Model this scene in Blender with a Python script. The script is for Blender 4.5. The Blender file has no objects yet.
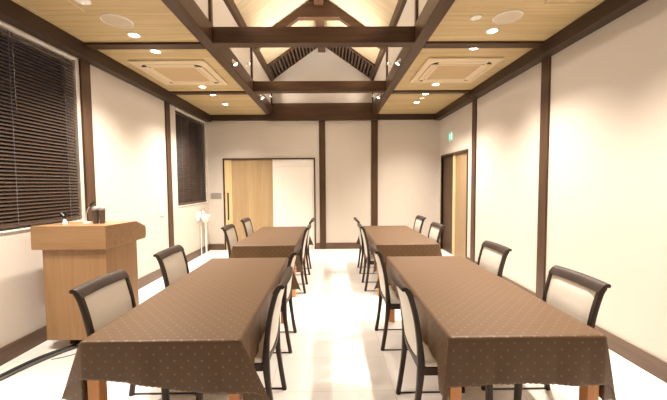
import bpy, bmesh, math, random
from mathutils import Vector, Matrix
random.seed(7)
PI = math.pi
sc = bpy.context.scene
C = sc.collection

# ------------------------------------------------------------------ camera
cd = bpy.data.cameras.new('camera'); cam = bpy.data.objects.new('camera', cd); C.objects.link(cam)
cd.sensor_width = 36.0; cd.lens = 321.0 / 667.0 * 36.0; cd.clip_start = 0.02
pi_, ya, ro = 0.0507, 0.0098, -0.0074
F = Vector((math.sin(ya)*math.cos(pi_), math.cos(ya)*math.cos(pi_), -math.sin(pi_)))
R0 = Vector((math.cos(ya), -math.sin(ya), 0)); U0 = R0.cross(F)
R1 = R0*math.cos(ro) + U0*math.sin(ro); U1 = -R0*math.sin(ro) + U0*math.cos(ro)
M = Matrix((R1, U1, -F)).transposed().to_4x4(); M.translation = Vector((0, 0, 1.5))
cam.matrix_world = M
sc.camera = cam
# ------------------------------------------------------------------ world, exposure
w = bpy.data.worlds.new('world'); sc.world = w; w.use_nodes = True
w.node_tree.nodes['Background'].inputs[0].default_value = (0.25, 0.4, 0.75, 1)
w.node_tree.nodes['Background'].inputs[1].default_value = 0.008
sc.view_settings.view_transform = 'Standard'; sc.view_settings.look = 'None'
sc.view_settings.gamma = 1; sc.view_settings.use_curve_mapping = False
sc.view_settings.exposure = 0.78
DOWN_W = 150.0; UP_W = 34.0; BEAM_W = 24.0
WARM = (1.0, 0.888, 0.785)

# ------------------------------------------------------------------ materials
def mat(name, col, rough=0.5, metal=0.0, spec=None, coat=0.0):
    m = bpy.data.materials.new(name); m.use_nodes = True
    b = m.node_tree.nodes['Principled BSDF']
    b.inputs['Base Color'].default_value = (*col, 1); b.inputs['Roughness'].default_value = rough
    b.inputs['Metallic'].default_value = metal
    if spec is not None: b.inputs['Specular IOR Level'].default_value = spec
    if coat: b.inputs['Coat Weight'].default_value = coat
    return m

def nd(m, t, **kw):
    n = m.node_tree.nodes.new(t)
    for k, v in kw.items(): setattr(n, k, v)
    return n

def math_(m, op, a, b=None, c=None):
    n = nd(m, 'ShaderNodeMath', operation=op); L = m.node_tree.links
    for i, v in enumerate((a, b, c)):
        if v is None: continue
        if isinstance(v, (int, float)): n.inputs[i].default_value = v
        else: L.new(v, n.inputs[i])
    return n.outputs[0]

def mixc(m, fac, a, b):
    n = nd(m, 'ShaderNodeMix', data_type='RGBA'); L = m.node_tree.links
    for i, v in ((0, fac), (6, a), (7, b)):
        if isinstance(v, (int, float)): n.inputs[i].default_value = v
        elif isinstance(v, tuple): n.inputs[i].default_value = (*v, 1)
        else: L.new(v, n.inputs[i])
    return n.outputs[2]

def wood(name, c1, c2, grain='x', plank=None, across='y', rough=0.45, scale=1.0, gap=0.35, vary=0.5):
    """procedural wood: grain stretched along one axis, optional planks laid across another"""
    m = mat(name, c1, rough); L = m.node_tree.links
    b = m.node_tree.nodes['Principled BSDF']
    tc = nd(m, 'ShaderNodeTexCoord'); mp = nd(m, 'ShaderNodeMapping')
    s = {'x': (1.2, 22, 22), 'y': (22, 1.2, 22), 'z': (22, 22, 1.2)}[grain]
    mp.inputs['Scale'].default_value = [q*scale for q in s]
    L.new(tc.outputs['Object'], mp.inputs[0])
    vec = mp.outputs[0]
    tone = None
    if plank:
        sp = nd(m, 'ShaderNodeSeparateXYZ'); L.new(tc.outputs['Object'], sp.inputs[0])
        q = math_(m, 'DIVIDE', sp.outputs['xyz'.index(across)], plank)
        fl = math_(m, 'FLOOR', q); fr = math_(m, 'FRACT', q)
        wn = nd(m, 'ShaderNodeTexWhiteNoise', noise_dimensions='1D'); L.new(fl, wn.inputs['W'])
        add = nd(m, 'ShaderNodeVectorMath', operation='ADD'); L.new(vec, add.inputs[0])
        sc_ = nd(m, 'ShaderNodeVectorMath', operation='SCALE'); L.new(wn.outputs['Color'], sc_.inputs[0]); sc_.inputs['Scale'].default_value = 40
        L.new(sc_.outputs[0], add.inputs[1]); vec = add.outputs[0]
        tone = wn.outputs['Value']
    n = nd(m, 'ShaderNodeTexNoise'); n.inputs['Scale'].default_value = 1.0; n.inputs['Detail'].default_value = 5
    n.inputs['Distortion'].default_value = 0.6
    L.new(vec, n.inputs['Vector'])
    rp = nd(m, 'ShaderNodeValToRGB'); rp.color_ramp.elements[0].position = 0.3; rp.color_ramp.elements[1].position = 0.72
    rp.color_ramp.elements[0].color = (*c2, 1); rp.color_ramp.elements[1].color = (*c1, 1)
    L.new(n.outputs['Fac'], rp.inputs[0]); col = rp.outputs[0]
    if plank:
        dark = tuple(q*0.72 for q in c2)
        col = mixc(m, math_(m, 'MULTIPLY', tone, vary*0.6), col, dark)
        e = math_(m, 'LESS_THAN', fr, 0.035)
        col = mixc(m, math_(m, 'MULTIPLY', e, gap), col, tuple(q*0.3 for q in c2))
    L.new(col, b.inputs['Base Color'])
    bp = nd(m, 'ShaderNodeBump'); bp.inputs['Strength'].default_value = 0.08; bp.inputs['Distance'].default_value = 0.01
    L.new(n.outputs['Fac'], bp.inputs['Height']); L.new(bp.outputs[0], b.inputs['Normal'])
    return m

def noisy(name, c1, c2, scale, rough=0.6, bump=0.0):
    m = mat(name, c1, rough); L = m.node_tree.links; b = m.node_tree.nodes['Principled BSDF']
    tc = nd(m, 'ShaderNodeTexCoord'); n = nd(m, 'ShaderNodeTexNoise'); n.inputs['Scale'].default_value = scale; n.inputs['Detail'].default_value = 4
    L.new(tc.outputs['Object'], n.inputs['Vector'])
    L.new(mixc(m, n.outputs['Fac'], c1, c2), b.inputs['Base Color'])
    if bump:
        bp = nd(m, 'ShaderNodeBump'); bp.inputs['Strength'].default_value = bump; bp.inputs['Distance'].default_value = 0.003
        L.new(n.outputs['Fac'], bp.inputs['Height']); L.new(bp.outputs[0], b.inputs['Normal'])
    return m

def emit(name, col, strength):
    m = mat(name, col, 0.4); b = m.node_tree.nodes['Principled BSDF']
    b.inputs['Emission Color'].default_value = (*col, 1); b.inputs['Emission Strength'].default_value = strength
    return m

M_wall = noisy('cream plaster', (0.60, 0.543, 0.47), (0.58, 0.525, 0.453), 60, 0.85, 0.05)
M_dark = wood('dark stained timber', (0.082, 0.042, 0.021), (0.048, 0.024, 0.012), 'x', rough=0.38)
M_darkv = wood('dark stained timber upright', (0.095, 0.053, 0.03), (0.06, 0.032, 0.018), 'z', rough=0.4)
M_darky = wood('dark stained timber lengthwise', (0.082, 0.042, 0.021), (0.048, 0.024, 0.012), 'y', rough=0.3)
for _m in (M_dark, M_darkv, M_darky): _m.node_tree.nodes['Principled BSDF'].inputs['Specular IOR Level'].default_value = 0.25
M_rail = wood('shade-darkened perimeter timber', (0.045, 0.022, 0.009), (0.026, 0.012, 0.005), 'y', rough=0.45)  # dark timber deepened further: weaker light on the rails put into the colour
M_shade_railx = wood('shade-darkened perimeter timber crosswise', (0.05, 0.025, 0.011), (0.03, 0.014, 0.006), 'x', rough=0.45)  # crosswise rails, same painted-in shade
M_base = wood('brown skirting', (0.13, 0.078, 0.048), (0.09, 0.052, 0.03), 'x', rough=0.45)
M_basey = wood('brown skirting lengthwise', (0.13, 0.078, 0.048), (0.09, 0.052, 0.03), 'y', rough=0.45)
M_ceil = wood('pale ceiling boards', (0.60, 0.47, 0.25), (0.46, 0.34, 0.165), 'x', 0.105, 'y', rough=0.55)
M_roof = wood('pale roof boards', (0.62, 0.52, 0.36), (0.50, 0.40, 0.25), 'x', 0.12, 'y', rough=0.55)
M_oak = wood('oak veneer', (0.345, 0.205, 0.098), (0.275, 0.152, 0.067), 'x', rough=0.4)
M_oakv = wood('oak veneer upright', (0.345, 0.205, 0.098), (0.275, 0.152, 0.067), 'z', rough=0.4)
M_door = wood('light oak door', (0.47, 0.335, 0.18), (0.38, 0.26, 0.13), 'z', 0.16, 'x', rough=0.45, gap=0.1)
M_doorl = wood('pale maple door edge', (0.74, 0.56, 0.30), (0.66, 0.48, 0.24), 'z', rough=0.45)
M_doory = wood('light oak door side', (0.36, 0.245, 0.135), (0.3, 0.2, 0.105), 'z', rough=0.45)
M_leg = wood('orange beech table leg', (0.62, 0.27, 0.08), (0.5, 0.2, 0.055), 'z', rough=0.4)
M_chair = wood('dark walnut chair frame', (0.052, 0.037, 0.029), (0.033, 0.022, 0.016), 'z', rough=0.42)
M_chair.node_tree.nodes['Principled BSDF'].inputs['Specular IOR Level'].default_value = 0.3
M_pad = noisy('cream vinyl', (0.78, 0.73, 0.64), (0.74, 0.69, 0.60), 90, 0.5, 0.08)
M_white = mat('white plastic', (0.82, 0.79, 0.72), 0.45)
M_whitep = noisy('white door skin', (0.86, 0.82, 0.75), (0.84, 0.80, 0.73), 30, 0.6)
M_porc = mat('white porcelain', (0.88, 0.87, 0.84), 0.12)
M_acp = mat('beige plastic', (0.66, 0.54, 0.36), 0.5)
M_acg = noisy('beige grille', (0.50, 0.36, 0.2), (0.46, 0.33, 0.18), 150, 0.7)
M_black = mat('black plastic', (0.012, 0.011, 0.01), 0.4)
M_slat = mat('dark brown slat', (0.085, 0.055, 0.038), 0.45)
M_cord = mat('gleam-tinted cord', (0.13, 0.14, 0.18), 0.6)  # bluish tone stands in for daylight gleaming through the cord holes
M_rub = mat('black rubber', (0.025, 0.025, 0.025), 0.6)
M_grey = mat('grey rubber cable cover', (0.09, 0.085, 0.078), 0.55)
M_chrome = mat('chrome', (0.7, 0.68, 0.64), 0.15, 1.0)
M_steel = mat('grey metal plate', (0.36, 0.33, 0.29), 0.4, 0.3)
M_lens = emit('lit lens', (1.0, 0.93, 0.8), 14)
M_lensd = emit('dim lit lens', (1.0, 0.9, 0.75), .25)
M_spk = noisy('speaker mesh', (0.62, 0.53, 0.4), (0.5, 0.42, 0.3), 400, 0.7)
M_green = emit('green sign face', (0.02, 0.5, 0.36), .35)
M_signw = emit('white sign figure', (0.8, 1.0, 0.9), .5)
M_cup = mat('smoked plastic', (0.10, 0.075, 0.06), 0.25)
M_lid = mat('grey lid', (0.32, 0.30, 0.27), 0.4)
M_glass = bpy.data.materials.new('window glass'); M_glass.use_nodes = True
_g = M_glass.node_tree.nodes['Principled BSDF']; _g.inputs['Transmission Weight'].default_value = 1; _g.inputs['Roughness'].default_value = 0.02; _g.inputs['IOR'].default_value = 1.45

def floor_mat():
    m = mat('pale floor tiles', (0.80, 0.755, 0.69), 0.22); L = m.node_tree.links; b = m.node_tree.nodes['Principled BSDF']
    tc = nd(m, 'ShaderNodeTexCoord'); br = nd(m, 'ShaderNodeTexBrick'); br.offset = 0; br.squash = 1
    br.inputs['Scale'].default_value = 1; br.inputs['Brick Width'].default_value = 0.45; br.inputs['Row Height'].default_value = 0.45
    br.inputs['Mortar Size'].default_value = 0.0022; br.inputs['Mortar Smooth'].default_value = 0.3
    br.inputs['Color1'].default_value = (0.86, 0.83, 0.79, 1); br.inputs['Color2'].default_value = (0.83, 0.80, 0.755, 1)
    br.inputs['Mortar'].default_value = (0.62, 0.56, 0.48, 1)
    L.new(tc.outputs['Object'], br.inputs['Vector']); L.new(br.outputs['Color'], b.inputs['Base Color'])
    n = nd(m, 'ShaderNodeTexNoise'); n.inputs['Scale'].default_value = 3
    L.new(tc.outputs['Object'], n.inputs['Vector'])
    L.new(math_(m, 'MULTIPLY_ADD', n.outputs['Fac'], 0.10, 0.30), b.inputs['Roughness'])
    return m
M_floor = floor_mat()

def cloth_mat():
    m = mat('brown dotted satin', (0.2, 0.11, 0.06), 0.5, spec=0.35); L = m.node_tree.links; b = m.node_tree.nodes['Principled BSDF']
    tc = nd(m, 'ShaderNodeTexCoord'); mp = nd(m, 'ShaderNodeMapping'); mp.inputs['Scale'].default_value = (20, 20, 20)
    mp.inputs['Rotation'].default_value = (0, 0, PI/4)
    L.new(tc.outputs['UV'], mp.inputs[0])
    fr = nd(m, 'ShaderNodeVectorMath', operation='FRACTION'); L.new(mp.outputs[0], fr.inputs[0])
    su = nd(m, 'ShaderNodeVectorMath', operation='SUBTRACT'); su.inputs[1].default_value = (0.5, 0.5, 0); L.new(fr.outputs[0], su.inputs[0])
    sp = nd(m, 'ShaderNodeSeparateXYZ'); L.new(su.outputs[0], sp.inputs[0])
    r = math_(m, 'MAXIMUM', math_(m, 'ABSOLUTE', sp.outputs[0]), math_(m, 'ABSOLUTE', sp.outputs[1]))
    dot = math_(m, 'LESS_THAN', r, 0.11)
    n = nd(m, 'ShaderNodeTexNoise'); n.inputs['Scale'].default_value = 900; L.new(tc.outputs['UV'], n.inputs['Vector'])
    base = mixc(m, n.outputs['Fac'], (0.090, 0.047, 0.018), (0.110, 0.059, 0.024))
    L.new(mixc(m, math_(m, 'MULTIPLY', dot, 0.34), base, (0.32, 0.22, 0.13)), b.inputs['Base Color'])
    b.inputs['Sheen Weight'].default_value = 0.08; b.inputs['Sheen Tint'].default_value = (1, 0.8, 0.65, 1)
    return m
M_cloth = cloth_mat()

# ------------------------------------------------------------------ helpers
def box(bm, x0, x1, y0, y1, z0, z1, mi=0):
    v = [bm.verts.new((x, y, z)) for z in (z0, z1) for y in (y0, y1) for x in (x0, x1)]
    for f in ((0, 2, 3, 1), (4, 5, 7, 6), (0, 1, 5, 4), (2, 6, 7, 3), (0, 4, 6, 2), (1, 3, 7, 5)):
        bm.faces.new([v[i] for i in f]).material_index = mi

def prism(bm, pts, axis, a, b):
    """extrude a 2D outline (other two axes, in order) along axis from a to b"""
    def P(p, t):
        return {'x': (t, p[0], p[1]), 'y': (p[0], t, p[1]), 'z': (p[0], p[1], t)}[axis]
    lo = [bm.verts.new(P(p, a)) for p in pts]; hi = [bm.verts.new(P(p, b)) for p in pts]
    n = len(pts)
    bm.faces.new(lo); bm.faces.new(list(reversed(hi)))
    for i in range(n): bm.faces.new([lo[i], hi[i], hi[(i+1) % n], lo[(i+1) % n]])
    bmesh.ops.recalc_face_normals(bm, faces=bm.faces)

def lathe(bm, prof, cx=0, cy=0, seg=24):
    rings = []
    for r, z in prof:
        if r < 1e-6: rings.append([bm.verts.new((cx, cy, z))])
        else: rings.append([bm.verts.new((cx+r*math.cos(2*PI*i/seg), cy+r*math.sin(2*PI*i/seg), z)) for i in range(seg)])
    for a, b in zip(rings, rings[1:]):
        for i in range(seg):
            j = (i+1) % seg
            if len(a) == 1 and len(b) == 1: continue
            if len(a) == 1: bm.faces.new([a[0], b[i], b[j]])
            elif len(b) == 1: bm.faces.new([a[i], a[j], b[0]])
            else: bm.faces.new([a[i], a[j], b[j], b[i]])
    bmesh.ops.recalc_face_normals(bm, faces=bm.faces)

def sweep(bm, pts, wa, wb, side=Vector((0, 1, 0)), round_=False):
    """sweep a rectangle (wa along side, wb across) or ellipse along points; wa/wb may be lists"""
    pts = [Vector(p) for p in pts]; n = len(pts)
    if not isinstance(wa, (list, tuple)): wa = [wa]*n
    if not isinstance(wb, (list, tuple)): wb = [wb]*n
    rings = []
    for i, p in enumerate(pts):
        t = (pts[min(i+1, n-1)] - pts[max(i-1, 0)]).normalized()
        s = (side - t*side.dot(t)).normalized(); u = t.cross(s)
        if round_:
            offs = [(math.cos(2*PI*k/10), math.sin(2*PI*k/10)) for k in range(10)]
        else:
            offs = [(-1, -.6), (-.75, -1), (.75, -1), (1, -.6), (1, .6), (.75, 1), (-.75, 1), (-1, .6)]
        rings.append([bm.verts.new(p + s*wa[i]/2*a + u*wb[i]/2*b) for a, b in offs])
    m = len(rings[0])
    for a, b in zip(rings, rings[1:]):
        for k in range(m): bm.faces.new([a[k], a[(k+1) % m], b[(k+1) % m], b[k]])
    bm.faces.new(list(reversed(rings[0]))); bm.faces.new(rings[-1])
    bmesh.ops.recalc_face_normals(bm, faces=bm.faces)

def spline(pts, n=6):
    """Catmull-Rom through pts"""
    P = [Vector(p) for p in pts]; P = [P[0]*2-P[1]] + P + [P[-1]*2-P[-2]]; out = []
    for i in range(1, len(P)-2):
        for k in range(n):
            t = k/n; a, b, c, d = P[i-1:i+3]
            out.append(0.5*((2*b)+(-a+c)*t+(2*a-5*b+4*c-d)*t*t+(-a+3*b-3*c+d)*t**3))
    out.append(P[-2]); return out

def obj(name, bm, m, parent=None, bevel=0, smooth=False, seg=2):
    me = bpy.data.meshes.new(name); bm.to_mesh(me); bm.free()
    for q in (m if isinstance(m, (list, tuple)) else [m]): me.materials.append(q)
    o = bpy.data.objects.new(name, me); C.objects.link(o)
    if parent: o.parent = parent
    if bevel:
        b = o.modifiers.new('bevel', 'BEVEL'); b.width = bevel; b.segments = seg; b.limit_method = 'ANGLE'
    if smooth:
        for p in me.polygons: p.use_smooth = True
        if smooth != 'all':
            try: me.set_sharp_from_angle(angle=math.radians(40))
            except Exception: pass
    return o

def bx(*a):
    bm = bmesh.new()
    if isinstance(a[0], (tuple, list)):
        for q in a: box(bm, *q)
    else: box(bm, *a)
    return bm

def tag(o, label, cat, group=None):
    o['label'] = label; o['category'] = cat
    if group: o['group'] = group
    return o

def thing(name, label, cat, loc=(0, 0, 0), rz=0, group=None):
    o = bpy.data.objects.new(name, None); C.objects.link(o); o.location = loc; o.rotation_euler = (0, 0, rz)
    o.empty_display_size = 0.1
    return tag(o, label, cat, group)

def struct(name, bm, m, parent=None, **kw):
    o = obj(name, bm, m, parent, **kw)
    if not parent: o['kind'] = 'structure'
    return o

def dup(root, loc, rz=None, label=None, group=None, tree=True):
    def cp(o, par):
        c = o.copy(); C.objects.link(c)
        if par:
            c.parent = par
        for ch in list(o.children):
            cp(ch, c)
        return c
    r = cp(root, None); r.location = loc
    if rz is not None: r.rotation_euler = (0, 0, rz)
    if label: r['label'] = label
    if group: r['group'] = group
    return r

# ------------------------------------------------------------------ room dimensions
XL, XR, YB, YF = -2.78, 2.505, 7.34, -3.2
ZC = 3.055; ZB = 2.935
XC = -0.165
LI, LO = XC-1.10, XC-1.235     # left long beam inner / outer face
RI, RO = XC+1.10, XC+1.235
WL, WR = XC-1.145, XC+1.145    # upper walls
ZE = 3.84; SL = 0.70; ZA = ZE + SL*1.145
CY = [1.72, 3.56, 5.40]        # tie beam near faces

def wall_with_holes(name, axis, plane0, plane1, a0, a1, z0, z1, holes, m):
    """wall slab: axis 'x' = slab normal along x, spans y a0..a1"""
    bm = bmesh.new(); hs = sorted(holes); cur = a0
    def add(s, t, u, v):
        if t-s < 1e-4 or v-u < 1e-4: return
        if axis == 'x': box(bm, plane0, plane1, s, t, u, v)
        else: box(bm, s, t, plane0, plane1, u, v)
    for (s, t, u, v) in hs:
        add(cur, s, z0, z1); add(s, t, z0, u); add(s, t, v, z1); cur = t
    add(cur, a1, z0, z1)
    return struct(name, bm, m)

struct('floor', bx(XL-.15, XR+.15, YF-.15, YB+.15, -0.1, 0), M_floor)
W1 = (1.55, 3.61, 1.105, 2.888); W2 = (5.88, 7.25, 1.10, 2.885)
DR = (5.86, 7.20, 0.0, 2.075)
wall_with_holes('wall_left', 'x', XL-.15, XL, YF-.15, YB+.15, 0, ZC, [W1, W2], M_wall)
wall_with_holes('wall_right', 'x', XR, XR+.15, YF-.15, YB+.15, 0, ZC, [DR], M_wall)
# back wall with its gable peak
bm = bmesh.new()
BD = (-2.40, -0.37, 2.06)
box(bm, XL, BD[0], YB, YB+.15, 0, ZC); box(bm, BD[1], XR, YB, YB+.15, 0, ZC); box(bm, BD[0], BD[1], YB, YB+.15, BD[2], ZC)
prism(bm, [(WL-.05, ZC), (WR+.05, ZC), (WR+.05, ZE), (XC, ZA+.03), (WL-.05, ZE)], 'y', YB, YB+.15)
struct('wall_back', bm, M_wall)
bm = bmesh.new(); box(bm, XL, XR, YF-.15, YF, 0, ZC)
prism(bm, [(WL-.05, ZC), (WR+.05, ZC), (WR+.05, ZE), (XC, ZA+.03), (WL-.05, ZE)], 'y', YF-.15, YF)
struct('wall_front', bm, M_wall)
struct('wall_upper_left', bx(WL-.08, WL, YF, YB, ZC+.02, ZE+.05), M_wall)
struct('wall_upper_right', bx(WR, WR+.08, YF, YB, ZC+.02, ZE+.05), M_wall)
struct('ceiling_left', bx(XL, LO+.02, YF, YB, ZC, ZC+.03), M_ceil)
struct('ceiling_right', bx(RO-.02, XR, YF, YB, ZC, ZC+.03), M_ceil)
# sloping board ceilings: flat panel tilted about its eave so the grain follows the slope
slope_len = math.hypot(1.145, ZA-ZE); ang = math.atan(SL)
YL = 6.58
for nm, x, s in (('ceiling_slope_left', WL, 1), ('ceiling_slope_right', WR, -1)):
    bm = bx(min(0, s*slope_len), max(0, s*slope_len), YF, YL, 0, 0.04)
    o = struct(nm, bm, M_roof); o.location = (x, 0, ZE); o.rotation_euler = (0, -s*ang, 0)
# backing above the louvre strip
for nm, x, s in (('ceiling_backing_left', WL, 1), ('ceiling_backing_right', WR, -1)):
    bm = bx(min(0, s*slope_len), max(0, s*slope_len), YL, YB, 0.04, 0.1)
    o = struct(nm, bm, M_black); o.location = (x, 0, ZE); o.rotation_euler = (0, -s*ang, 0)

# dark perimeter rail under the ceiling (extra shade in its colour), wall posts, skirting, battens
n = [0]
def trim(bm, m, bevel=0.003):
    n[0] += 1; return struct('trim_%d' % n[0], bm, m, bevel=bevel)
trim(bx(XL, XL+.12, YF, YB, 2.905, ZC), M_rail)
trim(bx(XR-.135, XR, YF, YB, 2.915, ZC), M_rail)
trim(bx(XL+.12, LO, YB-.06, YB, ZB-.005, ZC), M_shade_railx)
trim(bx(RO, XR-.135, YB-.06, YB, ZB-.005, ZC), M_shade_railx)
for y in (-0.02, 1.79, 3.66, 5.5):
    trim(bx(XL, XL+.025, y, y+.14, 0, 2.905), M_darkv)
for y in (-0.02, 1.79, 3.67, 5.5):
    trim(bx(XR-.025, XR, y, y+.135, 0, 2.915), M_darkv)
trim(bx(-.245, -.105, YB-.025, YB, 0, ZB), M_darkv)
trim(bx(.935, 1.085, YB-.025, YB, 0, ZB), M_darkv)
for y in (-0.12, 1.73, 3.60, 5.45):
    trim(bx(XL+.12, LO, y, y+.13, ZC-.025, ZC), M_dark)
    trim(bx(RO, XR-.135, y, y+.13, ZC-.025, ZC), M_dark)
# eave trims at foot of the slopes
for x, s in ((WL, 1), (WR, -1)):
    bm = bmesh.new(); prism(bm, [(x, ZE-.06), (x+s*.05, ZE-.055), (x+s*.075, ZE+.065), (x, ZE+.05)], 'y', YF, YB)
    trim(bm, M_darky, 0)
# studs on the upper walls
for y in (1.74, 3.60, 5.45, 7.25):
    for x0, x1 in ((WL, WL+.03), (WR-.03, WR)):
        trim(bx(x0, x1, y, y+.055, 3.24, ZE-.05), M_darkv)
# baseboards
def bb(side, bm, m): struct('baseboard_'+side, bm, m, bevel=0.003)
bb('left', bx((XL, XL+.018, YF, -.02, 0, .145), (XL, XL+.018, .12, 1.79, 0, .145), (XL, XL+.018, 1.93, 3.66, 0, .145), (XL, XL+.018, 3.80, 5.5, 0, .145), (XL, XL+.018, 5.64, YB, 0, .145)), M_basey)
bb('right', bx((XR-.018, XR, YF, -.02, 0, .145), (XR-.018, XR, .115, 1.79, 0, .145), (XR-.018, XR, 1.925, 3.67, 0, .145), (XR-.018, XR, 3.805, 5.5, 0, .145), (XR-.018, XR, 5.635, 5.82, 0, .145), (XR-.018, XR, 7.24, YB, 0, .145)), M_basey)
bb('back', bx((XL+.018, BD[0]-.04, YB-.018, YB, 0, .14), (BD[1]+.04, -.245, YB-.018, YB, 0, .14), (-.105, .935, YB-.018, YB, 0, .14), (1.085, XR-.018, YB-.018, YB, 0, .14)), M_base)

# ------------------------------------------------------------------ windows
def window(name, Wn):
    y0, y1, z0, z1 = Wn
    fr = bx((XL-.12, XL-.07, y0, y1, z0, z0+.05), (XL-.12, XL-.07, y0, y1, z1-.05, z1), (XL-.12, XL-.07, y0, y0+.05, z0+.05, z1-.05),
            (XL-.12, XL-.07, y1-.05, y1, z0+.05, z1-.05), (XL-.115, XL-.075, (y0+y1)/2-.025, (y0+y1)/2+.025, z0+.05, z1-.05))
    o = struct(name, fr, M_steel)
    obj('pane', bx(XL-.10, XL-.094, y0+.04, y1-.04, z0+.04, z1-.04), M_glass, o)
    obj('sill', bx(XL-.07, XL+.012, y0, y1, z0-.0, z0+.012), M_white, o)
window('window_1', W1); window('window_2', W2)

def blind(label, Wn, pitch, cords, wand):
    y0, y1, z0, z1 = Wn; y0 += .012; y1 -= .012; xc = XL-.015
    t = thing('venetian_blind', label, 'blind', (xc, (y0+y1)/2, z0+.02), 0, 'dark slatted window blinds')
    L = (y1-y0)/2; H = z1-z0-.02
    obj('headrail', bx(-.03, .03, -L, L, H-.022, H), M_white, t, bevel=.003)
    bm = bmesh.new(); z = .05; a = math.radians(50); w = .0185
    while z < H-.036:
        # slightly cupped slat
        q = [(-w, -1), (0, 0), (w, 1)]
        pr = [(-w*math.cos(a), -w*math.sin(a)), (0.002, -.0015+0.003), (w*math.cos(a), w*math.sin(a))]
        lo = [bm.verts.new((-p[0], -L+.004, z-p[1]*-1)) for p in pr]; hi = [bm.verts.new((-p[0], L-.004, z+p[1])) for p in pr]
        for i in range(2): bm.faces.new([lo[i], lo[i+1], hi[i+1], hi[i]])
        z += pitch
    s = obj('slats', bm, M_slat, t, smooth='all')
    so = s.modifiers.new('thick', 'SOLIDIFY'); so.thickness = .0008
    obj('bottom_rail', bx(-.014, .014, -L, L, 0.012, .030), M_slat, t, bevel=.003)
    for c in cords:
        bm = bmesh.new(); sweep(bm, [(.021, c-(y0+y1)/2, .03), (.021, c-(y0+y1)/2, H-.04)], .004, .004, round_=True)
        obj('ladder_cord', bm, M_cord, t)
    bm = bmesh.new(); sweep(bm, [(.03, wand-(y0+y1)/2, H-.75), (.026, wand-(y0+y1)/2, H-.05)], .007, .007, round_=True)
    obj('tilt_wand', bm, M_cup, t)
blind('dark slatted blind on the large left window behind the wooden podium', W1, .033, (1.75, 2.87, 3.45), 2.9)
blind('dark slatted blind on the smaller window in the far left corner', W2, .033, (6.1, 6.95), 6.2)

# ------------------------------------------------------------------ doors
o = struct('door_1', bx((BD[0]-.03, BD[0], YB-.02, YB+.08, 0, BD[2]+.03), (BD[1], BD[1]+.03, YB-.02, YB+.08, 0, BD[2]+.03), (BD[0], BD[1], YB-.02, YB+.08, BD[2], BD[2]+.03)), M_dark)
obj('door_leaf', bx(-2.40, -2.243, YB+.005, YB+.035, .005, BD[2]), M_doorl, o)
lf = obj('sliding_door_leaf', bx(-2.243, -1.31, YB+.015, YB+.045, .005, BD[2]), M_door, o)
obj('door_handle', bx(-2.345, -2.315, YB-.02, YB+.005, .69, 1.31), M_black, o, bevel=.004)
wp = obj('white_panel', bx(-1.31, -.37, YB+.01, YB+.045, .005, BD[2]), M_whitep, o)
obj('panel_board', bx(-1.27, -.42, YB-.004, YB+.01, .05, 1.90), M_whitep, wp, bevel=.003)
bm = bx((XR-.012, XR+.08, DR[0]-.04, DR[0], 0, DR[3]+.04), (XR-.012, XR+.08, DR[1], DR[1]+.04, 0, DR[3]+.04), (XR-.012, XR+.08, DR[0], DR[1], DR[3], DR[3]+.04))
o = struct('door_2', bm, M_darkv)
obj('sliding_door_leaf', bx(XR+.03, XR+.06, DR[0], 6.48, .005, DR[3]), M_doory, o)
obj('door_edge', bx(XR+.02, XR+.07, 6.48, 6.60, .005, DR[3]), M_doorl, o)
obj('dark_door_leaf', bx(XR+.03, XR+.06, 6.60, DR[1], .005, DR[3]), M_darkv, o)

# ------------------------------------------------------------------ roof timbers
BM_Z0, BM_Z1 = 3.035, 3.235
def beam(name, bm, m, label, cat='beam', group=None):
    return tag(obj(name, bm, m, bevel=.006), label, cat, group)
beam('long_beam', bx(LO, LI, YF, YB-.1, BM_Z0, BM_Z1), M_darky, 'long dark timber beam along the left edge of the raised ceiling')
beam('long_beam', bx(RI, RO, YF, YB-.1, BM_Z0, BM_Z1), M_darky, 'long dark timber beam along the right edge of the raised ceiling')
beam('tie_beam', bx(LI, RI, CY[1], CY[1]+.13, BM_Z0-.008, BM_Z1-.035), M_dark, 'nearer dark tie beam crossing the raised ceiling')
beam('tie_beam', bx(LI, RI, CY[2], CY[2]+.13, BM_Z0-.003, BM_Z1-.035), M_dark, 'farther dark tie beam crossing below the lattice gable')
beam('tie_beam', bx(LO, RO, YB-.10, YB, ZB-.012, 3.295), M_dark, 'deep dark beam lying against the back wall below the gable')
beam('ridge_beam', bx(XC-.077, XC+.077, YF, YB, 4.43, 4.585), M_darky, 'dark ridge beam running under the peak of the raised ceiling')
# truss above the farther tie beam
yt = 5.50
t = thing('roof_truss', 'dark timber roof truss with a flat collar above the farther tie beam', 'truss', (XC, yt, 3.9))
def ztop(dx): return ZA - SL*abs(dx) - .002
for s in (-1, 1):
    bm = bmesh.new()
    pts = [(s*1.07, ztop(1.07)-3.9), (s*.0, ztop(0)-3.9-.02), (s*.0, ztop(0)-3.9-.16), (s*1.07, ztop(1.07)-3.9-.16)]
    prism(bm, pts, 'y', -.05, .05); obj('rafter', bm, M_dark, t, bevel=.004)
bm = bmesh.new(); zc = 4.245-3.9
prism(bm, [(-.355, zc), (.355, zc), (.20, zc+.16), (0, zc+.26), (-.20, zc+.16)], 'y', -.06, .06); obj('collar', bm, M_dark, t, bevel=.004)
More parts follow.
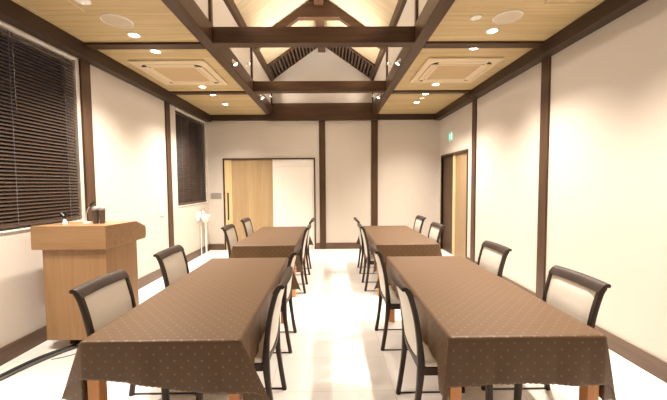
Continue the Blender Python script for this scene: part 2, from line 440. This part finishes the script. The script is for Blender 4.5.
# louvre strips at the gable
for s, side in ((1, 'left'), (-1, 'right')):
    x = WL if s == 1 else WR
    t = thing('louvre_strip', 'dark slatted vent strip along the %s slope of the back gable' % side, 'vent', (x, (YL+YB)/2, ZE), 0)
    t.rotation_euler = (0, -s*ang, 0)
    bm = bmesh.new(); hy = (YB-YL)/2
    k = 0; step = .082; Lx = slope_len-.09
    while .07+k*step < Lx:
        a = .07+k*step
        box(bm, min(s*a, s*(a+.036)), max(s*a, s*(a+.036)), -hy+.03, hy-.02, -.025, .035); k += 1
    obj('slats', bm, M_darky, t)
    a0, a1 = sorted((s*.05, s*(slope_len-.06)))
    obj('frame_rail', bx(a0, a1, -hy-.02, -hy+.03, -.035, .03), M_darky, t, bevel=.003)
    obj('frame_rail', bx(a0, a1, hy-.022, hy, -.03, .03), M_darky, t, bevel=.003)

# ------------------------------------------------------------------ lamps
def add_spot(parent, loc, watts, size, blend, rot=(0, 0, 0), rad=.04, col=WARM):
    l = bpy.data.lights.new('bulb_light', 'SPOT'); l.energy = watts; l.color = col; l.spot_size = math.radians(size); l.spot_blend = blend; l.shadow_soft_size = rad
    o = bpy.data.objects.new('bulb_light', l); C.objects.link(o); o.location = loc; o.rotation_euler = rot; o.parent = parent
def make_down(label):
    t = thing('downlight', label, 'downlight', (0, 0, ZC), 0, 'round recessed downlights')
    bm = bmesh.new(); lathe(bm, [(.045, 0), (.047, -.006), (.062, -.006), (.064, -.003), (.064, 0)]); obj('trim_ring', bm, M_white, t, smooth=True)
    bm = bmesh.new(); lathe(bm, [(0, -.003), (.045, -.003), (.045, -.0005), (0, -.0005)]); obj('lens', bm, M_lens, t)
    add_spot(t, (0, 0, -.02), DOWN_W, 116, 1.0)
    return t
first = None
LAB = {(-2.02, 3.43): 'lit ceiling downlight beside the round speaker above the podium',
       (-2.02, 3.84): 'lit downlight in front of the left air conditioner, past the first batten',
       (-2.02, 5.21): 'lit downlight just behind the left air conditioner',
       (-2.02, 5.66): 'lit downlight in the far left ceiling bay, right behind the batten',
       (-2.02, 6.32): 'lit downlight in the far left ceiling bay, nearest the back wall',
       (1.675, 3.36): 'lit ceiling downlight behind the round speaker on the right',
       (1.675, 3.77): 'lit downlight in front of the right air conditioner, past the first batten',
       (1.675, 5.13): 'lit downlight just behind the right air conditioner',
       (1.675, 5.66): 'lit downlight in the far right ceiling bay, right behind the batten',
       (1.675, 6.25): 'lit downlight in the far right ceiling bay, nearest the back wall'}
for (x, y), lb in LAB.items():
    if not first: first = make_down(lb); first.location = (x, y, ZC)
    else: dup(first, (x, y, ZC), None, lb)
for x in (-2.02, 1.675):
    for y in (1.5, 1.95):
        dup(first, (x, y, ZC), None, 'ceiling downlight above the near end of the %s table, %s of its pair' % ('left' if x < 0 else 'right', 'nearer' if y < 1.7 else 'farther'))

def flat_disc(name, label, cat, x, y, r, m_ring, m_in, inner):
    t = thing(name, label, cat, (x, y, ZC))
    bm = bmesh.new(); lathe(bm, [(r*.9, -.004), (r*.93, -.012), (r*.99, -.008), (r, 0)], seg=36); obj('rim', bm, m_ring, t, smooth=True)
    bm = bmesh.new(); lathe(bm, [(0, -.008), (r*.9, -.006), (r*.9, -.001), (0, -.001)], seg=36); obj(inner, bm, m_in, t)
flat_disc('ceiling_speaker', 'large round ceiling speaker above the podium', 'speaker', -2.005, 3.14, .135, M_white, M_spk, 'grille')
flat_disc('ceiling_speaker', 'large round ceiling speaker over the right wall side', 'speaker', 1.68, 3.085, .13, M_white, M_spk, 'grille')
flat_disc('sensor', 'small flat round disc between the last two right downlights', 'sensor', 1.69, 5.93, .05, M_white, M_lensd, 'cover')
flat_disc('sensor', 'small white ceiling disc left of the right speaker', 'sensor', 1.385, 3.09, .055, M_white, M_white, 'cover')
t = thing('smoke_detector', 'white round detector at the top left edge of the ceiling', 'detector', (-2.07, 2.80, ZC))
bm = bmesh.new(); lathe(bm, [(0, -.025), (.03, -.024), (.045, -.018), (.05, -.012), (.06, -.01), (.062, 0)]); obj('body', bm, M_porc, t, smooth=True)
bm = bmesh.new(); lathe(bm, [(0, -.03), (.012, -.029), (.014, -.024), (0, -.024)]); obj('sensor_tip', bm, M_lensd, t)
# hatches
def hatch(label, x0, x1, y0, y1):
    t = thing('ceiling_hatch', label, 'hatch', ((x0+x1)/2, (y0+y1)/2, ZC))
    a, b = (x1-x0)/2, (y1-y0)/2; e = .012
    obj('frame', bx((-a, a, -b, -b+e, -.006, 0), (-a, a, b-e, b, -.006, 0), (-a, -a+e, -b, b, -.006, 0), (a-e, a, -b, b, -.006, 0)), M_acp, t)
    obj('panel', bx(-a+e+.003, a-e-.003, -b+e+.003, b-e-.003, -.003, 0), M_ceil, t)
hatch('square access hatch in the ceiling beside the left window', -2.61, -2.175, 2.54, 2.975)
hatch('square access hatch in the ceiling at top right', 1.88, 2.315, 2.43, 2.865)

# ceiling air conditioners
def ac(label, cx, cy):
    t = thing('ceiling_air_conditioner', label, 'air conditioner', (cx, cy, ZC), 0, 'ceiling cassette air conditioners')
    h = .475
    def rr(r, hh, z0, z1, ri=None, hi=None, n=8):
        pass
    def loop(h_, r, z):
        pts = []
        for cx_, cy_, a0 in ((1, 1, 0), (-1, 1, 90), (-1, -1, 180), (1, -1, 270)):
            for k in range(7):
                a = math.radians(a0+k*15); pts.append((cx_*(h_-r)+r*math.cos(a), cy_*(h_-r)+r*math.sin(a), z))
        return pts
    def lofts(bm, loops, cap=False):
        rs = [[bm.verts.new(p) for p in l] for l in loops]
        for a, b in zip(rs, rs[1:]):
            for k in range(len(a)): bm.faces.new([a[k], a[(k+1) % len(a)], b[(k+1) % len(a)], b[k]])
        if cap: bm.faces.new(rs[-1])
        bmesh.ops.recalc_face_normals(bm, faces=bm.faces)
    bm = bmesh.new(); lofts(bm, [loop(h, .02, 0), loop(h, .02, -.022), loop(h-.01, .03, -.03), loop(.40, .12, -.034), loop(.395, .12, -.026)])
    obj('panel', bm, M_acp, t, smooth=True)
    bm = bmesh.new(); lofts(bm, [loop(.395, .12, -.027), loop(.30, .05, -.012)], False); obj('air_slot', bm, M_black, t)
    bm = bmesh.new(); lofts(bm, [loop(.30, .05, -.012), loop(.305, .05, -.034), loop(.28, .03, -.036), loop(.275, .03, -.028)]); obj('inner_frame', bm, M_acp, t, smooth=True)
    bm = bmesh.new()
    box(bm, -.275, .275, -.275, .275, -.030, -.012)
    g = obj('grille', bm, M_acg, t)
    for k in range(4):
        bm = bmesh.new()
        pr = [(.305, -.03), (.34, -.037), (.385, -.037), (.39, -.033), (.345, -.031)]
        prism(bm, pr, 'y', -.31, .31)
        o = obj('flap', bm, M_acp, t, smooth=True); o.rotation_euler = (0, 0, k*PI/2)
ac('square beige air conditioner set in the left ceiling', -2.03, 4.56)
ac('square beige air conditioner set in the right ceiling', 1.70, 4.51)

# small spotlights high in the raised ceiling
def spot_fix(label, x, y, z, s, watts, aim, wall=True):
    t = thing('spotlight', label, 'spotlight', (x, y, z), 0 if s > 0 else PI, 'small spotlights of the raised ceiling')
    bm = bmesh.new(); lathe(bm, [(0, 0), (.028, 0), (.028, .012), (0, .012)], seg=16)
    o = obj('mount', bm, M_white, t, smooth=True); o.rotation_euler = (0, PI/2, 0)
    h = bpy.data.objects.new('head', None)
    bm = bmesh.new(); lathe(bm, [(0, 0), (.018, .002), (.026, .02), (.03, .05), (.027, .05), (.022, .03)], seg=16)
    hd = obj('head', bm, M_white, t, smooth=True); hd.location = (.012, 0, 0); hd.rotation_euler = (0, aim, 0)
    bpy.data.objects.remove(h)
    bm = bmesh.new(); lathe(bm, [(0, .04), (.027, .04), (.027, .046), (0, .047)], seg=16)
    ln = obj('lens', bm, M_lens, hd)
    add_spot(hd, (0, 0, .06), watts, 150, .8, (PI, 0, 0), .03)
for s, x, side in ((1, WL, 'left'), (-1, WR, 'right')):
    spot_fix('tiny bright spotlight on the %s upper wall between the tie beams' % side, x, 5.17, 3.38, s, UP_W, math.radians(70))
    spot_fix('tiny bright spotlight on the %s upper wall by the back beam' % side, x, 6.95, 3.36, s, UP_W*.3, math.radians(70))
    spot_fix('tiny spotlight on the %s upper wall just before the nearer tie beam' % side, x, 3.2, 3.40, s, UP_W, math.radians(70))
    spot_fix('tiny spotlight far forward on the %s upper wall' % side, x, 1.2, 3.40, s, UP_W, math.radians(70))
for s, x, side in ((1, LI, 'left'), (-1, RI, 'right')):
    spot_fix('bright spotlight on the %s long beam face, between the tie beams' % side, x, 4.3, 3.11, s, BEAM_W, math.radians(145))
    spot_fix('bright spotlight on the %s long beam face, behind the farther tie beam' % side, x, 5.97, 3.11, s, BEAM_W, math.radians(145))
    spot_fix('small spotlight forward on the inner face of the %s long beam' % side, x, 2.3, 3.11, s, BEAM_W, math.radians(145))

def uplight(label, x, y, tilt, W):
    t = thing('uplight', label, 'spotlight', (x, y, 3.115), 0, 'uplights behind the tie beams')
    obj('bracket', bx(-.02, .02, -.036, .02, -.012, 0), M_black, t)
    bm = bmesh.new(); lathe(bm, [(0, 0), (.03, 0), (.034, .03), (.028, .05), (.024, .035), (0, .035)], seg=16); obj('housing', bm, M_black, t, smooth=True)
    bm = bmesh.new(); lathe(bm, [(0, .036), (.023, .036), (.023, .04), (0, .041)], seg=16); ln = obj('lens', bm, M_lens, t)
    add_spot(ln, (0, 0, .055), W, 120, .8, (PI+tilt, 0, 0), .03)
for yb, nm in ((CY[1], 'nearer'), (CY[2], 'farther')):
    for s, side in ((-1, 'left'), (1, 'right')):
        uplight('small uplight fixed to the back of the %s tie beam, %s one' % (nm, side), XC+s*.45, yb+.165, -math.radians(12), 60 if nm == 'farther' else 35)

# ------------------------------------------------------------------ exit sign, switches
t = thing('exit_sign', 'small green and white emergency exit sign above the right doorway', 'sign', (XR, 6.62, 2.45))
obj('housing', bx(-.03, 0, -.12, .12, -.092, .092), M_white, t, bevel=.004)
obj('sign_face', bx(-.033, -.03, -.11, .11, -.083, .083), M_green, t)
bm = bmesh.new()
box(bm, -.035, -.033, -.095, -.03, -.07, .07)                       # doorway symbol
lathe(bm, [(0, 0), (.013, .0), (.013, .001), (0, .001)], seg=12)
for v in bm.verts[8:] if hasattr(bm.verts, '__getitem__') and (bm.verts.ensure_lookup_table() or True) else []:
    x_, y_, z_ = v.co; v.co = (-.034-z_, .035+y_, .052+x_)
for a, b, w_ in (((.03, .035), (.045, -.01), .02), ((.045, -.01), (.015, -.035), .012), ((.015, -.035), (.025, -.068), .01), ((.045, -.01), (.07, -.035), .012), ((.07, -.035), (.09, -.045), .01), ((.035, .03), (.0, .01), .009), ((.04, .03), (.075, .02), .009)):
    d = Vector((0, b[0]-a[0], b[1]-a[1])).normalized(); nrm = Vector((0, -d.z, d.y))*w_/2
    vs = [bm.verts.new(Vector((-.034, *a))+nrm), bm.verts.new(Vector((-.034, *a))-nrm), bm.verts.new(Vector((-.034, *b))-nrm), bm.verts.new(Vector((-.034, *b))+nrm)]
    bm.faces.new(vs)
obj('pictogram', bm, M_signw, t)

t = thing('switch_plate', 'grey metal switch plate on the back wall left of the wooden door', 'switch', (-2.60, YB, 1.245))
obj('plate', bx(-.12, .12, -.012, 0, -.062, .062), M_steel, t, bevel=.003)
for k in range(3): obj('switch_button', bx(-.09+k*.065, -.04+k*.065, -.018, -.012, -.035, .035), M_lid, t, bevel=.002)
t = thing('wall_panel', 'pale control panel on the left wall between the two windows', 'panel', (XL, 5.30, 1.12))
obj('plate', bx(0, .014, -.065, .065, -.13, .13), M_white, t, bevel=.003)
for k in range(2): obj('switch_button', bx(.014, .019, -.04, .04, -.09+k*.1, -.02+k*.1), M_porc, t, bevel=.002)

# small hand basin in the far left corner
t = thing('wash_basin', 'small white wall basin in the far left corner under the blind', 'basin', (-2.665, 6.85, 0))
bm = bmesh.new(); lathe(bm, [(0, .70), (.05, .71), (.085, .77), (.105, .83), (.105, .85), (.092, .85), (.08, .83), (.06, .77), (0, .755)], seg=32)
for v in bm.verts: v.co.x = v.co.x*.95; v.co.y *= 1.5
obj('bowl', bm, M_porc, t, smooth=True)
obj('backplate', bx(-.115, -.095, -.2, .2, .74, .93), M_porc, t, bevel=.01)
bm = bmesh.new(); sweep(bm, spline([(-.09, 0, .84), (-.09, 0, .95), (-.07, 0, .99), (-.02, 0, .985), (-.005, 0, .93)], 6), .018, .018, round_=True); obj('faucet', bm, M_chrome, t, smooth=True)
bm = bmesh.new(); sweep(bm, [(0, 0, .71), (0, 0, 0.0)], .035, .035, Vector((1, 0, 0)), round_=True); obj('drain_pipe', bm, M_porc, t, smooth=True)
bm = bmesh.new(); sweep(bm, [(-.08, -.06, .73), (-.08, -.06, 0.0)], .02, .02, Vector((1, 0, 0)), round_=True); obj('supply_pipe', bm, M_porc, t, smooth=True)

# ------------------------------------------------------------------ podium
px0, px1, py0, py1 = -2.64, -1.985, 2.83, 3.45
t = thing('podium', 'oak speaking podium with a flared top beside the left window', 'podium', ((px0+px1)/2, (py0+py1)/2, 0))
cx, cy = t.location.x, t.location.y
def L(x0, x1, y0, y1, z0, z1): return bx(x0-cx, x1-cx, y0-cy, y1-cy, z0, z1)
obj('front_panel', L(px0+.06, px1-.03, py0+.04, py0+.065, .10, .935), M_oakv, t, bevel=.002)
obj('side_panel', L(px0+.06, px0+.10, py0+.065, py1-.12, .10, .935), M_oakv, t, bevel=.002)
obj('side_panel', L(px1-.055, px1-.03, py0+.065, py1-.12, .10, .935), M_oakv, t, bevel=.002)
obj('base_board', L(px0+.10, px1-.055, py0+.065, py1-.12, .10, .13), M_oak, t)
obj('shelf', L(px0+.10, px1-.055, py0+.085, py1-.12, .60, .62), M_oak, t)
bm = bmesh.new()
prof = [(py0-cy, .935), (py1-.03-cy, .935), (py1-cy, .965), (py1-cy, 1.055), (py1-.10-cy, 1.10), (py1-.2-cy, 1.115), (py0+.02-cy, 1.118), (py0+.02-cy, 1.145), (py0-cy, 1.145)]
prof = [(py0-cy, .935), (py1-.02-cy, .935), (py1-cy, .96), (py1-cy, 1.065), (py1-.16-cy, 1.135), (py0-cy, 1.145)]
prism(bm, prof, 'x', px0-cx, px1-cx); obj('desk_top', bm, M_oak, t, bevel=.003)
obj('plinth', L(px0+.16, px1-.10, py0+.17, py1-.14, 0, .10), M_black, t)

DZ = 1.143
# microphone with pale base
t = thing('desk_microphone', 'short black microphone with a pale cone base on the podium', 'microphone', (-2.475, 3.0, DZ))
bm = bmesh.new(); lathe(bm, [(0, 0), (.022, 0), (.018, .02), (.008, .05), (0, .052)], seg=16); obj('base', bm, M_porc, t, smooth=True)
bm = bmesh.new(); sweep(bm, [(0, 0, .045), (-.008, 0, .07), (-.035, 0, .10)], [.01, .03, .022], [.01, .03, .022], round_=True); obj('head', bm, M_black, t, smooth=True)
bm = bmesh.new(); sweep(bm, [(0, 0, .045), (.012, 0, .075), (.022, 0, .105)], [.01, .026, .012], [.01, .024, .012], round_=True); obj('clip', bm, M_black, t, smooth=True)
# gooseneck
t = thing('gooseneck_microphone', 'thin gooseneck microphone rising from the podium top', 'microphone', (-2.31, 3.05, DZ))
bm = bmesh.new(); lathe(bm, [(0, 0), (.03, 0), (.028, .012), (.008, .018), (0, .018)], seg=16); obj('base', bm, M_porc, t, smooth=True)
nk = spline([(0, 0, .015), (0, 0, .08), (.015, 0, .13), (.04, 0, .165)], 6)
bm = bmesh.new(); sweep(bm, nk, .005, .005, round_=True); obj('neck', bm, M_white, t, smooth=True)
bm = bmesh.new(); sweep(bm, [(.035, 0, .16), (.045, 0, .172), (.075, 0, .197), (.085, 0, .203)], [.008, .02, .018, .006], [.008, .02, .018, .006], round_=True); obj('head', bm, M_black, t, smooth=True)
for k, (x, lb) in enumerate(((-2.215, 'left one of two grey lidded dark cups on the podium'), (-2.155, 'right one of two grey lidded dark cups on the podium'))):
    t = thing('lidded_cup', lb, 'cup', (x, 3.04, DZ), 0, 'lidded cups on the podium')
    bm = bmesh.new(); lathe(bm, [(0, 0), (.023, 0), (.027, .125), (0, .125)], seg=20); obj('body', bm, M_cup, t, smooth=True)
    bm = bmesh.new(); lathe(bm, [(0, .125), (.029, .125), (.031, .135), (.026, .15), (.014, .16), (0, .162)], seg=20); obj('lid', bm, M_lid, t, smooth=True)

# cables on the floor
def cable(label, pts, w_, h_, m=M_rub):
    bm = bmesh.new(); sweep(bm, [(x, y, h_/2) for x, y, _ in [(*p[:2], 0) for p in spline([(a, b, 0) for a, b in pts], 8)]], w_, h_, Vector((1, 0, 0)), round_=True)
    return tag(obj('cable', bm, m, smooth='all'), label, 'cable')
cable('thick black cable on the floor running from the podium to the left edge', [(-2.38, 2.95), (-2.42, 2.91), (-2.53, 2.74), (-2.60, 2.47), (-2.64, 2.1), (-2.66, 1.2)], .03, .026)
cable('grey cable lying just right of the thick black one by the skirting', [(-2.30, 2.965), (-2.36, 2.92), (-2.465, 2.73), (-2.545, 2.47), (-2.585, 2.1), (-2.60, 1.2)], .026, .024, M_grey)
cable('thin grey cable curling out from under the podium', [(-2.12, 2.985), (-2.16, 2.94), (-2.25, 2.84), (-2.34, 2.76), (-2.42, 2.72)], .007, .007, M_grey)
# ------------------------------------------------------------------ tables and cloths
TW, TH = .81, .695
def table(label, x0, y0, ln):
    t = thing('dining_table', label, 'table', (x0+TW/2, y0+ln/2, 0), 0, 'long dining tables')
    a, b = TW/2-.004, ln/2-.004
    obj('table_top', bx(-a, a, -b, b, TH-.032, TH), M_leg, t, bevel=.003)
    obj('apron', bx((-a+.06, a-.06, -b+.02, -b+.04, TH-.1, TH-.032), (-a+.06, a-.06, b-.04, b-.02, TH-.1, TH-.032),
                    (-a+.02, -a+.04, -b+.06, b-.06, TH-.1, TH-.032), (a-.04, a-.02, -b+.06, b-.06, TH-.1, TH-.032)), M_leg, t)
    for sx in (-1, 1):
        for sy in (-1, 1):
            x_, y_ = sx*(a-.034), sy*(b-.034)
            obj('leg', bx(x_-.031, x_+.031, y_-.031, y_+.031, 0, TH-.032), M_leg, t, bevel=.004)
    return t

def cloth(label, x0, y0, ln, fl, fr_, chairs, seed, flare):
    """fl/fr_: front overhang at left/right; chairs: (side, centre y) where the cloth lifts over a seat"""
    rnd = random.Random(seed)
    W, Ln = TW+.006, ln+.006; sideO = .36; backO = .29
    cx, cy = x0+TW/2, y0+ln/2
    ph = [rnd.uniform(0, 6) for _ in range(8)]
    NS, ND = 54, 26   # top divisions across, drop divisions
    NT = 150
    us = [-1-(ND-i)/ND for i in range(ND)] + [-1+2*i/NS for i in range(NS+1)] + [1+(i+1)/ND for i in range(ND)]
    ts = [-1-(ND-i)/ND for i in range(ND)] + [-1+2*i/NT for i in range(NT+1)] + [1+(i+1)/ND for i in range(ND)]
    bm = bmesh.new(); uvl = bm.loops.layers.uv.new('UVMap')
    th = TH+.004
    def pos(u, v):
        sx = 1 if u > 0 else -1; sy = 1 if v > 0 else -1
        bu = max(abs(u)-1, 0); bv = max(abs(v)-1, 0)
        cu = max(-1, min(1, u)); cv = max(-1, min(1, v))
        X = cu*W/2; Y = cv*Ln/2
        so = sideO
        for (sd, yc) in chairs:
            if sd == sx:
                d = abs(Y+cy-yc); k = max(0, min(1, (d-.235)/.05)); k = k*k*(3-2*k); so = min(so, .222+(sideO-.222)*k)
        f = fl+(fr_-fl)*(cu+1)/2 if sy < 0 else backO
        f += .010*math.sin(X*7+ph[0])*(sy < 0)
        du = bu*so; dv = bv*f
        if bv == 0 and bu > .99: du += .003*math.sin(Y*200)
        if bu == 0 and bv > .99: dv += .004*abs(math.sin(X*105))
        UV = (X+sx*du, Y+sy*dv)
        if bu == 0 and bv == 0: return (X, Y, th), UV
        R = .006
        if bv == 0:
            wv = .011*math.sin(Y*9+ph[1])+.006*math.sin(Y*23+ph[2])
            near = max(0, 1-(Ln/2-abs(Y))/.10); amp = min(1, du/.2)*(1-near)
            off = R*min(1, du/R) + amp*abs(wv)*1.0
            return (X+sx*off, Y, th-max(0, du-R*.4)), UV
        if bu == 0:
            wv = .006*math.sin(X*11+ph[3])+.004*math.sin(X*27+ph[4])
            near = max(0, 1-(W/2-abs(X))/.10); amp = min(1, dv/.2)*(1-near)
            off = R*min(1, dv/R) + amp*abs(wv)
            return (X, Y+sy*off, th-max(0, dv-R*.4)), UV
        d = math.hypot(du, dv); thn = math.atan2(bv, bu)
        pk = math.sin(2*thn)**1.0
        o = d*pk*(flare[0 if sx < 0 else 1] if sy < 0 else .48)
        dx, dy = (.80, -.30) if sy < 0 else (.8, .2)
        X += sx*(R*math.cos(thn)+o*dx*(1 if sy < 0 else .8)); Y += sy*(R*math.sin(thn)+o*dy)
        z = th-math.sqrt(max(0, d*d-o*o))
        return (X, Y, z), UV
    V = {}
    for i, u in enumerate(us):
        for j, v in enumerate(ts):
            p, uv = pos(u, v); V[i, j] = (bm.verts.new(p), uv)
    for i in range(len(us)-1):
        for j in range(len(ts)-1):
            q = [V[i, j], V[i+1, j], V[i+1, j+1], V[i, j+1]]
            f = bm.faces.new([a[0] for a in q])
            for lp, a in zip(f.loops, q): lp[uvl].uv = a[1]
    o = obj('tablecloth', bm, M_cloth, smooth='all'); o.location = (cx, cy, 0)
    so = o.modifiers.new('thick', 'SOLIDIFY'); so.thickness = .0018; so.offset = 1
    return tag(o, label, 'tablecloth', 'brown tablecloths')

TL, TR = -1.285, .618
CHY = {'n1': 2.055, 'n2': 2.985, 'f1': 4.60, 'f2': 5.50}
for nm, x0, y0, ln, a, b, cs, where, flr in (
    ('near left', TL, 1.63, 1.83, .205, .285, [(-1, 2.045), (-1, 2.975), (1, 2.085), (1, 2.985)], 'beside the podium', (.5, .42)),
    ('near right', TR, 1.63, 1.83, .262, .255, [(-1, 2.02), (-1, 3.01), (1, 2.045), (1, 3.06)], 'with the chair largest at right', (.10, .30)),
    ('far left', TL+.01, 4.18, 1.84, .25, .25, [(-1, 4.66), (-1, 5.57), (1, 4.54), (1, 5.43)], 'before the wooden sliding door', (.3, .3)),
    ('far right', TR-.005, 4.18, 1.84, .25, .25, [(-1, 4.60), (-1, 5.47), (1, 4.66), (1, 5.72)], 'before the right doorway', (.15, .3))):
    table('orange-legged wooden table under brown cloth, %s, %s' % (nm, where), x0, y0, ln)
    cloth('brown dotted tablecloth on the %s table, %s' % (nm, where), x0, y0, ln, a, b, cs, len(nm)*3+int(y0*10), flr)

# ------------------------------------------------------------------ chairs
def make_chair():
    t = thing('dining_chair', 'x', 'chair', (0, 0, 0), 0, 'cream and dark wood dining chairs')
    D = .455
    prof = [(0, 0), (.022, .14), (.042, .30), (.050, .43), (.042, .56), (.020, .71), (-.012, .835), (-.035, .883)]
    for s in (-1, 1):
        pts = spline([(x, s*(.196+.010*max(0, (z-.4))/.45), z) for x, z in prof], 5)
        n_ = len(pts); bm = bmesh.new()
        wa = [.030]*n_; wb = [.030+.012*math.exp(-((p.z-.43)/.12)**2) for p in pts]
        sweep(bm, pts, wa, wb); obj('leg', bm, M_chair, t, smooth=True)
    for s in (-1, 1):
        bm = bmesh.new(); sweep(bm, [(D+.012, s*.200, 0), (D, s*.200, .22), (D-.008, s*.200, .42)], [.024, .032, .036], [.024, .032, .036]); obj('leg', bm, M_chair, t, smooth=True)
    # rolled top rail, gently bowed
    bm = bmesh.new(); rings = []
    for k in range(21):
        y = -.217+.434*k/20; q = y/.217
        bow = .015*(1-q*q)      # middle bows backwards
        sag = -.002*(q*q)
        sec = [(.004, .838), (-.006, .858), (-.020, .876), (-.038, .889), (-.055, .892), (-.067, .886), (-.070, .874), (-.062, .866), (-.048, .867), (-.036, .855), (-.026, .842), (-.016, .832)]
        rings.append([bm.verts.new((x-bow, y, z+sag+.015)) for x, z in sec])
    for a, b in zip(rings, rings[1:]):
        for i in range(len(a)): bm.faces.new([a[i], a[(i+1) % len(a)], b[(i+1) % len(a)], b[i]])
    bm.faces.new(rings[0]); bm.faces.new(list(reversed(rings[-1]))); bmesh.ops.recalc_face_normals(bm, faces=bm.faces)
    obj('top_rail', bm, M_chair, t, smooth=True)
    # lower back rail (arched)
    bm = bmesh.new(); sweep(bm, [(.048-.012*(1-(y/.19)**2), y, .462-.028*(1-(y/.19)**2)) for y in [-.19+.38*k/12 for k in range(13)]], .03, .024, Vector((0, 0, 1))); obj('lower_rail', bm, M_chair, t, smooth=True)
    # padded back: lens section following the curved stiles
    def bx_x(z):
        for (x0, z0), (x1, z1) in zip(prof, prof[1:]):
            if z0 <= z <= z1: return x0+(x1-x0)*(z-z0)/(z1-z0)
        return prof[-1][0]
    bm = bmesh.new(); NZ, NY = 16, 12; g = {}
    for side in (0, 1):
        for i in range(NZ+1):
            z = .452+(.866-.452)*i/NZ
            for j in range(NY+1):
                y = (-.192+.384*j/NY); q = y/.192
                zz = z-.022*(1-q*q)*(1-i/NZ)
                edge = (1-abs(2*i/NZ-1)**6)*(1-abs(q)**6)
                th_ = .006+.014*edge
                bow = .016*(1-q*q)*(.3+.7*i/NZ)
                g[side, i, j] = bm.verts.new((bx_x(z)-bow+(th_ if side else -th_*.8), y, zz))
    for side in (0, 1):
        for i in range(NZ):
            for j in range(NY):
                f = [g[side, i, j], g[side, i, j+1], g[side, i+1, j+1], g[side, i+1, j]]
                bm.faces.new(f if side else f[::-1])
    for i in range(NZ):
        for j in (0, NY): bm.faces.new([g[0, i, j], g[0, i+1, j], g[1, i+1, j], g[1, i, j]])
    for j in range(NY):
        for i in (0, NZ): bm.faces.new([g[0, i, j], g[0, i, j+1], g[1, i, j+1], g[1, i, j]])
    bmesh.ops.recalc_face_normals(bm, faces=bm.faces)
    obj('backrest', bm, M_pad, t, smooth=True)
    # seat frame and cushion
    obj('seat_frame', bx((.07, D-.02, -.205, -.18, .375, .425), (.07, D-.02, .18, .205, .375, .425), (D-.02, D+.005, -.185, .185, .375, .425), (.045, .07, -.185, .185, .38, .425)), M_chair, t, bevel=.004)
    bm = bx(.07, D+.012, -.208, .208, .425, .464); obj('seat', bm, M_pad, t, bevel=.014, seg=3, smooth=True)
    for s in (-1, 1):
        obj('floor_runner', bx(.0, D+.01, s*.200-.005, s*.200+.005, 0.0, .008), M_chair, t)
    return t
ch = make_chair()
spots = [
 (-1.435, 2.045, 0, 'near left table, wall side, in front of the podium'),
 (-1.465, 2.975, 0, 'near left table, wall side, just past the podium'),
 (-1.455, 4.66, 0, 'far left table, wall side, nearer the camera'),
 (-1.44, 5.57, 0, 'far left table, wall side, before the wooden door'),
 (-.345, 2.085, 1, 'near left table, aisle side, closest to the camera'),
 (-.365, 2.985, 1, 'near left table, aisle side, second from the camera'),
 (-.358, 4.54, 1, 'far left table, aisle side, nearer the camera'),
 (-.354, 5.43, 1, 'far left table, aisle side, nearest the back wall'),
 (.472, 2.02, 0, 'near right table, aisle side, closest to the camera'),
 (.458, 3.01, 0, 'near right table, aisle side, second from the camera'),
 (.478, 4.60, 0, 'far right table, aisle side, nearer the camera'),
 (.484, 5.47, 0, 'far right table, aisle side, nearest the back wall'),
 (1.565, 2.045, 1, 'near right table, wall side, largest at right'),
 (1.56, 3.06, 1, 'near right table, wall side, by the wall post'),
 (1.53, 4.66, 1, 'far right table, wall side, beside the doorway'),
 (1.585, 5.72, 1, 'far right table, wall side, nearest the back wall'),
]
for k, (x, y, f, lb) in enumerate(spots):
    lab = 'cream padded chair, ' + lb
    o = ch if k == 0 else dup(ch, (0, 0, 0))
    o.location = (x, y, 0); o.rotation_euler = (0, 0, PI if f else 0); o['label'] = lab
